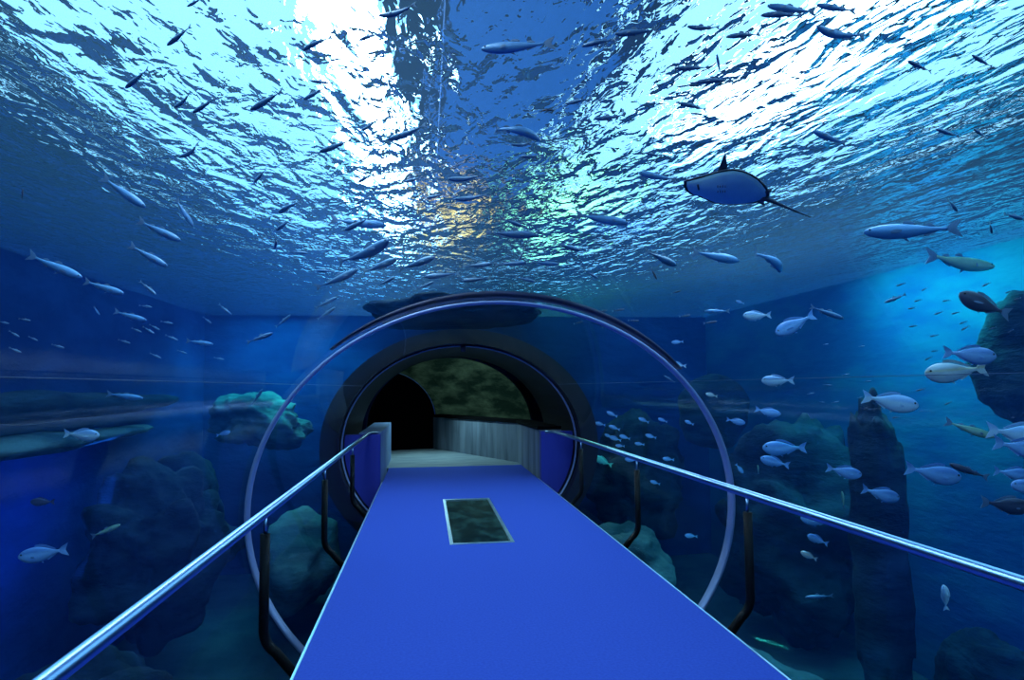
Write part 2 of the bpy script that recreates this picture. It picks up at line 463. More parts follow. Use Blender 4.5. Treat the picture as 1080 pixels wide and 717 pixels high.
# floor past the mouth
bm = bmesh.new(); prism(bm, [(-.74, 13.3), (1.9, 13.3), (1.88, 13.75), (.10, 17.5), (.0, 20), (-4, 20), (-1.5, 16.35), (-.74, 14.9)], -.14, 0)
struct('floor_far', bm, M_CONC)
# second glazed stretch, turning left
DIRX, DIRY = -0.43, 0.903
bm = bmesh.new(); n = 60
rows = []
for j in range(9):
    s = j*.55; rows.append([])
    for i in range(n+1):
        t = -0.05+(PI+.1)*i/n
        lx = TA*.97*math.cos(t); z = TZ+TB*.97*math.sin(t)
        rows[-1].append(bm.verts.new((TX+DIRX*s+lx*DIRY, 13.95+DIRY*s-lx*DIRX*(1 if j else 0.0)*-1*-1, z)))
for a, b in zip(rows, rows[1:]):
    for i in range(n): bm.faces.new((a[i], a[i+1], b[i+1], b[i]))
struct('tunnel_wall_far', bm, M_ACR, True)
# dim tank behind it
bm = bmesh.new(); box(bm, -7, 9, 22, 22.3, -3, 3.2); box(bm, 6.6, 6.9, 16.4, 22, -3, 3.2); box(bm, -7, 9, 16.4, 22, 3.2, 3.3)
box(bm, -7, -6.7, 16.4, 22, -3, 3.2); box(bm, -7, 9, 16.4, 22, -3.2, -3)
struct('wall_dim_tank', bm, pbr('dim_green_rock', (0.02, 0.045, 0.04), .9, col2=(.20, .28, .22), lo=.42, hi=.75, scale=(1.3, 1.3, 2.6), bump=.8, bdist=.2, spec=.1))
# dark doorway where the stretch ends
bm = bmesh.new()
def arch_door(ca, a, b, zb, y):
    pts = [(ca+a*math.cos(t), zb+b*math.sin(t)) for t in [PI*k/24 for k in range(25)]]
    pts = [(ca+a, 0)]+pts+[(ca-a, 0)]
    A = [bm.verts.new((x, y-(x-.2)*-.25, z)) for x, z in pts]; B = [bm.verts.new((x, y+.25-(x-.2)*-.25, z)) for x, z in pts]
    bm.faces.new(A); bm.faces.new(B[::-1])
    for i in range(len(pts)): bm.faces.new((A[i], B[i], B[(i+1) % len(pts)], A[(i+1) % len(pts)]))
arch_door(-1.15, 1.4, 1.25, .75, 17.3)
bmesh.ops.recalc_face_normals(bm, faces=bm.faces)
struct('door_1', bm, M_BLACK)
bm = bmesh.new()
tube(bm, [(-1.15+1.4*math.cos(t), 17.3+(-1.35+1.4*math.cos(t))*.25-.03, .75+1.25*math.sin(t)) for t in [PI*.5*k/16 for k in range(17)]], .012, 6)
struct('trim_4', bm, M_STEEL)

# ------------------------------------------------------------------ rocks
def rock_bm(rx, ry, rz, seed, sub=4, amp=.35, freq=1.35):
    bm = bmesh.new(); bmesh.ops.create_icosphere(bm, subdivisions=sub, radius=1)
    off = Vector((seed*7.3, seed*3.1, seed*1.7))
    for v in bm.verts:
        d = v.co.normalized()
        q = Vector((d.x*rx, d.y*ry, d.z*rz))
        k = noise.fractal(q*freq+off, 1.0, 2.0, 5)*amp + abs(noise.noise(q*freq*.6+off))*amp*.6
        k += .12*noise.noise(Vector((q.x*.8, q.y*.8, q.z*4))+off)
        # squarer, layered outline
        v.co = q*(1+k)*(.85+.15/max(abs(d.x), abs(d.y), abs(d.z)))
    return bm
ROCKS = []   # (x,y,z,rx,ry,rz,mat,label)
def rock(x, y, z, rx, ry, rz, mt, lab, rot=0, sub=4, amp=.35):
    bm = rock_bm(rx, ry, rz, len(ROCKS)+1, sub, amp)
    c, s_ = math.cos(rot), math.sin(rot)
    for v in bm.verts:      # lies against the tank walls and floor
        wx = x+c*v.co.x-s_*v.co.y; wy = y+s_*v.co.x+c*v.co.y
        wx = min(max(wx, XL+.012), XR-.012); wy = min(wy, Y1-.012); v.co.z = min(max(v.co.z, ZB+.004-z), ZS-.02-z)
        dx, dy = wx-x, wy-y
        v.co.x = c*dx+s_*dy; v.co.y = -s_*dx+c*dy
    o = obj('rock', bm, mt)
    o.location = (x, y, z); o.rotation_euler = (0, 0, rot); tag(o, lab, 'rock', 'rocks in the tank')
    ROCKS.append(o)
rock(-4.72, 8.6, 1.36, .42, 4.4, .17, M_ROCK, 'long dark rock ledge jutting from the left tank wall at eye height', 0, 5, .22)
rock(-4.62, 8.2, .93, .42, 3.9, .10, M_ROCK2, 'pale rimmed rock shelf just under the long dark ledge on the left', .02, 5, .2)
rock(-4.2, 12.7, -.4, .55, .9, .8, M_ROCK, 'dark boulder behind the far left handrail post', .3)
rock(-3.75, 10.4, -.75, .62, 1.2, 1.0, M_ROCK, 'dark angular boulder left of the near left ring', -.2, 5, .5)
rock(-3.3, 6.9, -1.75, .8, 1.2, .62, M_ROCK, 'low dark boulder at the bottom left under the handrail', .4, 5, .4)
rock(-2.2, 12.6, -1.5, .6, 1.3, .7, M_ROCK2, 'paler rock slope seen between the left handrail posts', .2)
rock(5.4, 7.5, -.5, .27, .32, 1.95, M_ROCK, 'narrow dark rock pillar standing before the teal right wall', .2, 5, .28)
rock(5.9, 13.3, 1.0, .65, .7, .7, M_ROCK, 'dark blocky rock jutting out above the near right handrail post', .1, 4, .15)
rock(6.7, 6.4, 1.85, .25, .45, .55, M_ROCK, 'dark rock lump on the teal wall at the right edge', .2, 5, .7)
rock(5.85, 10.4, -.9, .8, 1.1, 1.6, M_ROCK, 'large dark boulder below the rock pillar on the right', .2, 5, .4)
rock(4.6, 14.2, -.4, .9, .8, 1.15, M_ROCK, 'dark rock heap behind the near right ring', .4, 5, .4)
rock(6.55, 7.3, -2.0, .35, .9, .55, M_ROCK, 'broad black boulder in the bottom right corner below the handrail', -.2, 5, .4)
rock(4.0, 8.0, -2.3, .7, 1.2, .4, M_ROCK2, 'pale teal rock low beside the right walkway edge', .2, 5, .4)
rock(3.5, 11.4, -1.7, .6, 1.2, .75, M_ROCK2, 'mossy rock slope between the right handrail posts', -.1, 5, .4)
rock(-3.5, 14.8, .85, .9, .6, .42, M_ROCK2, 'added pale rock shelf catching turquoise light far left beyond the near ring', 0, 5, .7)  # added shelf, catches lamp light as the turquoise streak
rock(.6, 13.0, 2.96, 1.6, 2.5, .20, M_ROCK, 'added dark rock slab hiding bright water over the tunnel mouth behind the near ring', 0, 5, .2)  # added slab, blocks the low bright water above the far ring

# ------------------------------------------------------------------ lights
def area(name, loc, sx, sy, power, col, rot=(0, 0, 0), spread=PI):
    l = bpy.data.lights.new(name, 'AREA'); l.shape = 'RECTANGLE'; l.size = sx; l.size_y = sy
    l.energy = power; l.color = col; l.spread = spread
    o = bpy.data.objects.new(name, l); COL.objects.link(o); o.location = loc; o.rotation_euler = rot
    return o
def spot(name, loc, target, power, col, angle=70, blend=.8, r=.05):
    l = bpy.data.lights.new(name, 'SPOT'); l.energy = power; l.color = col; l.spot_size = math.radians(angle); l.spot_blend = blend
    l.shadow_soft_size = r
    o = bpy.data.objects.new(name, l); COL.objects.link(o); o.location = loc
    o.rotation_euler = (Vector(target)-Vector(loc)).to_track_quat('-Z', 'Y').to_euler()
    return o
LZ = 4.9
area('hall_light_left', (-2.25, 18, LZ), 4.0, 50, 2050, (0.30, 0.66, 1.0))
area('hall_light_hot', (-.75, 12, LZ-.15), .8, 24, 620, (0.85, 0.95, 1.0))
area('hall_light_right', (4.9, 18, LZ), 5.0, 50, 2600, (0.32, 0.68, 1.0))
area('hall_light_hot_right', (4.3, 7.5, LZ-.15), 1.6, 5, 150, (0.8, 0.93, 1.0))
area('glint_strip_left', (-5.6, 16, LZ+.2), .35, 40, 90, (0.4, 0.75, 1.0))  # added strip, only gives glints on the left ripples
area('glint_strip_right', (8.6, 16, LZ+.2), .4, 40, 120, (0.4, 0.75, 1.0))  # added strip for glints on the ripples at the right
area('gantry_fill', (.95, 4, GZ-.03), 1.5, 15, 42, (0.04, 0.28, 1.0))  # added fill, lightens the dark band above the walkway
area('warm_glimmer_fill', (.55, 16, GZ-.1), 1.0, 7, 75, (1.0, .6, .15))  # added panel imitating orange reflections of an unknown source
area('green_glimmer_fill', (2.9, 14.5, GZ-.1), 1.5, 8, 200, (.4, 1.0, .5))  # added panel imitating the green reflections on the water
area('tank_lamp_teal', (6.2, 8.1, 3.0), 0.5, 2.4, 260, (0.03, 0.78, 0.65), (0, math.radians(-35), 0))
spot('tank_lamp_teal_far', (3.9, 13.0, 2.8), (5.2, 16, 1.0), 160, (0.05, 0.75, 0.7), 80)
area('tank_lamp_left_far', (-3.0, 14.7, 3.0), 2.0, .5, 200, (0.08, 0.95, 0.7), (math.radians(12), 0, 0))
area('tank_lamp_blue', (-4.25, 9.3, .05), 1.6, 1.6, 60, (0.02, 0.18, 1.0), (0, math.radians(90), 0))
area('tank_lamp_blue_right', (5.3, 5.6, -.6), 1.2, 2.0, 30, (0.02, 0.2, 1.0), (0, math.radians(-90), math.radians(20)))
spot('teal_fill_low', (4.3, 6.0, -1.0), (4.0, 8.0, -2.4), 60, (0.05, 0.7, 0.8), 110)  # added fill for the teal streak low on the right
spot('dim_tank_lamp', (2.5, 18.4, 3.0), (1.5, 20.5, 1.2), 150, (0.6, 1.0, .85), 120)
spot('passage_lamp', (.2, 15.2, 2.0), (.4, 14.6, 0), 150, (0.42, 0.85, 1.0), 140)

w = bpy.data.worlds.new('hall_air'); S.world = w; w.use_nodes = True
w.node_tree.nodes['Background'].inputs[0].default_value = (0.01, 0.03, 0.08, 1)
w.node_tree.nodes['Background'].inputs[1].default_value = 0.3

# ------------------------------------------------------------------ fish
def loft(bm, stations, n=14, bend=0.0):
    """stations: (x, z centre, half height, half width); x runs from nose to tail root"""
    rings = []
    for x, zc, hh, hw in stations:
        yb = bend*(x*x*4-.25)*.25
        rings.append([bm.verts.new((x, yb+hw*math.cos(2*PI*k/n), zc+hh*math.sin(2*PI*k/n))) for k in range(n)])
    for a, b in zip(rings, rings[1:]):
        for k in range(n): bm.faces.new((a[k], b[k], b[(k+1) % n], a[(k+1) % n]))
    for r, f in ((rings[0], 1), (rings[-1], -1)):
        c = Vector((0, 0, 0))
        for v in r: c += v.co
        cv = bm.verts.new(c/n)
        for k in range(n):
            bm.faces.new((cv, r[k], r[(k+1) % n]) if f > 0 else (cv, r[(k+1) % n], r[k]))
    return bm

def fin(bm, pts, th, org=(0, 0, 0), mtx=None, y0=0.0):
    """thin solid fin: polygon in XZ, thick at its root, thin at its rim"""
    n = len(pts)
    cx = sum(p[0] for p in pts)/n; cz = sum(p[1] for p in pts)/n
    A = [bm.verts.new((p[0], y0+th*.25, p[1])) for p in pts]; B = [bm.verts.new((p[0], y0-th*.25, p[1])) for p in pts]
    ca = bm.verts.new((cx, y0+th, cz)); cb = bm.verts.new((cx, y0-th, cz))
    for i in range(n):
        j = (i+1) % n
        bm.faces.new((ca, A[i], A[j])); bm.faces.new((cb, B[j], B[i])); bm.faces.new((A[i], B[i], B[j], A[j]))
    vs = A+B+[ca, cb]
    if mtx is not None: bmesh.ops.transform(bm, matrix=mtx, verts=vs)
    bmesh.ops.translate(bm, verts=vs, vec=org)
    return bm

SPEC = {   # half height, half width, where it is deepest, belly sag, tail spread, tail length
    'mackerel': dict(h=.075, w=.055, pk=.36, tail=.085, tl=.13, root=.012, dors=[(.14, .00, .055), (-.10, -.20, .03)], anal=(-.10, -.22, .035)),
    'mullet': dict(h=.080, w=.058, pk=.38, tail=.10, tl=.15, root=.018, dors=[(.10, -.02, .035), (-.12, -.22, .028)], anal=(-.10, -.22, .03)),
    'bream': dict(h=.165, w=.07, pk=.38, tail=.13, tl=.17, root=.028, dors=[(.20, -.22, .045)], anal=(-.04, -.22, .045)),
}
def hprof(u, sp):
    """relative body height along the body, u 0 nose .. 1 tail root"""
    p = sp['pk']; r = sp['root']/sp['h']
    if u < p:
        return (1-(1-u/p)**2.1)**.62
    k = (u-p)/(1-p)
    return r+(1-r)*(.5+.5*math.cos(PI*min(1, k*1.02)))**.85

def body_bm(kind, bend):
    sp = SPEC[kind]; st = []
    for i in range(19):
        u = (i/18)**1.15 if i else .012
        x = .5-u*(1-sp['tl'])
        hh = max(.006, sp['h']*hprof(u, sp)); hw = max(.005, sp['w']*hprof(u, sp)**.9*(1-.25*u))
        st.append((x, -.012*math.sin(PI*u)*sp['h']/.1, hh, hw))
    return loft(bmesh.new(), st, 14, bend)
def yb(x, bend): return bend*(x*x*4-.25)*.25
def half_h(kind, x):
    sp = SPEC[kind]; u = max(.02, min(1, (.5-x)/(1-sp['tl'])))
    return sp['h']*hprof(u, sp)
def tail_bm(kind, bend):
    sp = SPEC[kind]; x0 = -.5+sp['tl']+.01; s = sp['tail']; r = sp['root']
    pts = [(x0, r), (x0-.05, r+s*.35), (-.5, s), (-.47, s*.45), (-.445, 0), (-.47, -s*.45), (-.5, -s), (x0-.05, -r-s*.35), (x0, -r)]
    return fin(bmesh.new(), pts, .006, mtx=Matrix.Rotation(bend*.55, 4, 'Z'), org=(0, yb(x0, bend)+bend*.55*(-x0), 0)) if bend else fin(bmesh.new(), pts, .006)
def dorsal_bm(kind, bend, which):
    bm = bmesh.new()
    for a, b, h in SPEC[kind]['dors'][which:which+1]:
        n = 5; top = []; bot = []
        for i in range(n+1):
            x = a+(b-a)*i/n; base = half_h(kind, x)*.93
            bot.append((x, base)); top.append((x-.015, base+h*(math.sin(PI*(.18+.75*i/n)))**.8))
        fin(bm, bot+top[::-1], .004, org=(0, yb((a+b)/2, bend), 0))
    return bm
def anal_bm(kind, bend):
    a, b, h = SPEC[kind]['anal']; bm = bmesh.new(); n = 4; bot = []; top = []
    for i in range(n+1):
        x = a+(b-a)*i/n; base = -half_h(kind, x)*.95
        bot.append((x, base)); top.append((x-.02, base-h*(1-.7*i/n)))
    fin(bm, bot+top[::-1], .004, org=(0, yb((a+b)/2, bend), 0))
    return bm
def pelvic_bm(kind, bend):
    bm = bmesh.new(); x = .12; base = -half_h(kind, x)*.93
    fin(bm, [(x, base), (x-.05, base), (x-.085, base-.05), (x-.05, base-.04)], .004, org=(0, yb(x, bend), 0))
    return bm
def pect_bm(kind, s, bend):
    sp = SPEC[kind]; bm = bmesh.new()
    M = Matrix.Rotation(s*math.radians(32), 4, 'Z') @ Matrix.Rotation(math.radians(-12)*1, 4, 'Y')
    L = .10 if kind != 'bream' else .15
    fin(bm, [(0, .012), (-L*.5, .022), (-L, .008), (-L*.9, -.012), (-L*.4, -.02), (0, -.012)], .003,
        mtx=Matrix.Rotation(-s*math.radians(28), 4, 'Z'), org=(.24, yb(.24, bend)+s*sp['w']*.86, -.25*sp['h']))
    return bm
def eye_bm(kind, s, bend):
    sp = SPEC[kind]; bm = bmesh.new(); x = .44 if kind != 'bream' else .42
    r = .013 if kind != 'bream' else .019
    bmesh.ops.create_uvsphere(bm, u_segments=10, v_segments=6, radius=r)
    u = (.5-x)/(1-sp['tl']); hw = sp['w']*hprof(u, sp)**.9*(1-.25*u)
    bmesh.ops.scale(bm, vec=(1, .5, 1), verts=bm.verts)
    bmesh.ops.translate(bm, vec=(x, yb(x, bend)+s*hw*.9, .22*sp['h']), verts=bm.verts)
    return bm
PART_BUILD = [('body', lambda k, b: body_bm(k, b)), ('tail_fin', lambda k, b: tail_bm(k, b)), ('dorsal_fin', lambda k, b: dorsal_bm(k, b, 0)),
              ('anal_fin', lambda k, b: anal_bm(k, b)), ('pelvic_fin', lambda k, b: pelvic_bm(k, b)), ('dorsal_fin', lambda k, b: dorsal_bm(k, b, 1)), ('pectoral_fin', lambda k, b: pect_bm(k, 1, b)), ('pectoral_fin', lambda k, b: pect_bm(k, -1, b)),
              ('eye', lambda k, b: eye_bm(k, 1, b)), ('eye', lambda k, b: eye_bm(k, -1, b))]
_cache = {}
def mesh_of(kind, part_i, bend, skin):
    key = (kind, part_i, bend, skin.name)
    if key not in _cache:
        nm, fn = PART_BUILD[part_i]
        me = bpy.data.meshes.new(nm); bm = fn(kind, bend); bmesh.ops.recalc_face_normals(bm, faces=bm.faces); bm.to_mesh(me); bm.free()
        me.materials.append(skin if nm == 'body' else (M_EYE if nm == 'eye' else (M_FIN if kind != 'bream' or skin in (M_DKFISH,) else skin)))
        if nm in ('body', 'eye'): me.polygons.foreach_set('use_smooth', [True]*len(me.polygons))
        _cache[key] = me
    return _cache[key]
def whole_mesh(kind, bend, skin):
    """a small fish too far off to show its parts: one joined mesh"""
    key = (kind, 'all', bend, skin.name)
    if key not in _cache:
        me = bpy.data.meshes.new('small_fish'); bm = bmesh.new()
        for i in range(6 if kind != 'bream' else 5):
            t = mesh_of(kind, i, bend, skin); n0 = len(bm.faces)
            bm.from_mesh(t); bm.faces.ensure_lookup_table()
            for f in bm.faces[n0:]: f.material_index = 0 if i == 0 else 1; f.smooth = (i == 0)
        bm.to_mesh(me); bm.free()
        me.materials.append(skin); me.materials.append(M_FIN if kind != 'bream' else skin)
        _cache[key] = me
    return _cache[key]

def tunnel_exit(u, v):
    d = ray(u, v); a = (d.x/TA)**2+(d.z/TB)**2
    ox, oz = -TX/TA, (EYE-TZ)/TB
    b = 2*(d.x/TA*ox+d.z/TB*oz); c = ox*ox+oz*oz-1
    return (-b+math.sqrt(b*b-4*a*c))/(2*a)
def tank_limit(u, v):
    d = ray(u, v); t = 1e9
    if d.x > 1e-6: t = min(t, (XR-.25)/d.x)
    if d.x < -1e-6: t = min(t, (XL+.25)/d.x)
    if d.z > 1e-6: t = min(t, (ZS-.12-EYE)/d.z)
    if d.z < -1e-6: t = min(t, (ZB+.2-EYE)/d.z)
    return min(t, (Y1-.4)/d.y)
SKINS = {'M': ('mackerel', M_MACK), 'T': ('mullet', M_MULLET), 'B': ('bream', M_BREAM), 'G': ('bream', M_GOLD), 'P': ('bream', M_PALE), 'D': ('bream', M_DKFISH),
         'E': ('mullet', M_GRNFISH), 'K': ('mackerel', M_DKFISH), 'Q': ('bream', M_TURQ), 'S': ('mullet', M_DKFISH)}
rnd = random.Random(11)
def put_fish(k, hx, hy, tx, ty, label, name=None, group=None, f=None, bend=0.0, cat='fish', flat=False):
    kind, skin = SKINS[k]
    mx_, my_ = (hx+tx)/2, (hy+ty)/2
    d0 = ray(mx_, my_)
    t0 = max(tunnel_exit(hx, hy), tunnel_exit(tx, ty))*1.04; t1 = min(tank_limit(hx, hy), tank_limit(tx, ty))
    fr = f if f is not None else (rnd.uniform(.3, .75))
    if d0.z > .17 and not flat:
        z0 = max(2.42, EYE+d0.z*t0); zf = z0+(3.08-z0)*fr
        H = CAM+ray(hx, hy)*((zf-EYE)/ray(hx, hy).z); T = CAM+ray(tx, ty)*((zf-EYE)/ray(tx, ty).z)
        t = (zf-EYE)/d0.z           # a little off level, so that their flanks show
        H = H.lerp(CAM+ray(hx, hy)*t, .6); T = T.lerp(CAM+ray(tx, ty)*t, .6)
    else:
        t = t0+(t1-t0)*fr*.6
        H = CAM+ray(hx, hy)*t; T = CAM+ray(tx, ty)*t
    x = (H-T); L = x.length; x.normalize()
    up = Vector((0, 0, 1)) if abs(x.z) < .85 else -RT
    y = up.cross(x).normalized(); z = x.cross(y)
    M = Matrix((x, y, z)).transposed().to_4x4(); M.translation = (H+T)/2
    M = M @ Matrix.Scale(L, 4)
    px = math.hypot(hx-tx, hy-ty)
    nm = name or {'mackerel': 'silver_fish', 'mullet': 'grey_fish', 'bream': 'sea_bream'}[kind]
    if px >= 27 and k not in 'S':
        o = thing(nm, label, cat, (0, 0, 0), group)
        o.matrix_world = M
        for i, (pn, _) in enumerate(PART_BUILD):
            if i == 5 and kind == 'bream': continue
            c = bpy.data.objects.new(pn, mesh_of(kind, i, bend, skin)); COL.objects.link(c); c.parent = o
    else:
        o = bpy.data.objects.new(nm, whole_mesh(kind, bend, skin)); COL.objects.link(o); o.matrix_world = M
        tag(o, label, cat, group)
    return o

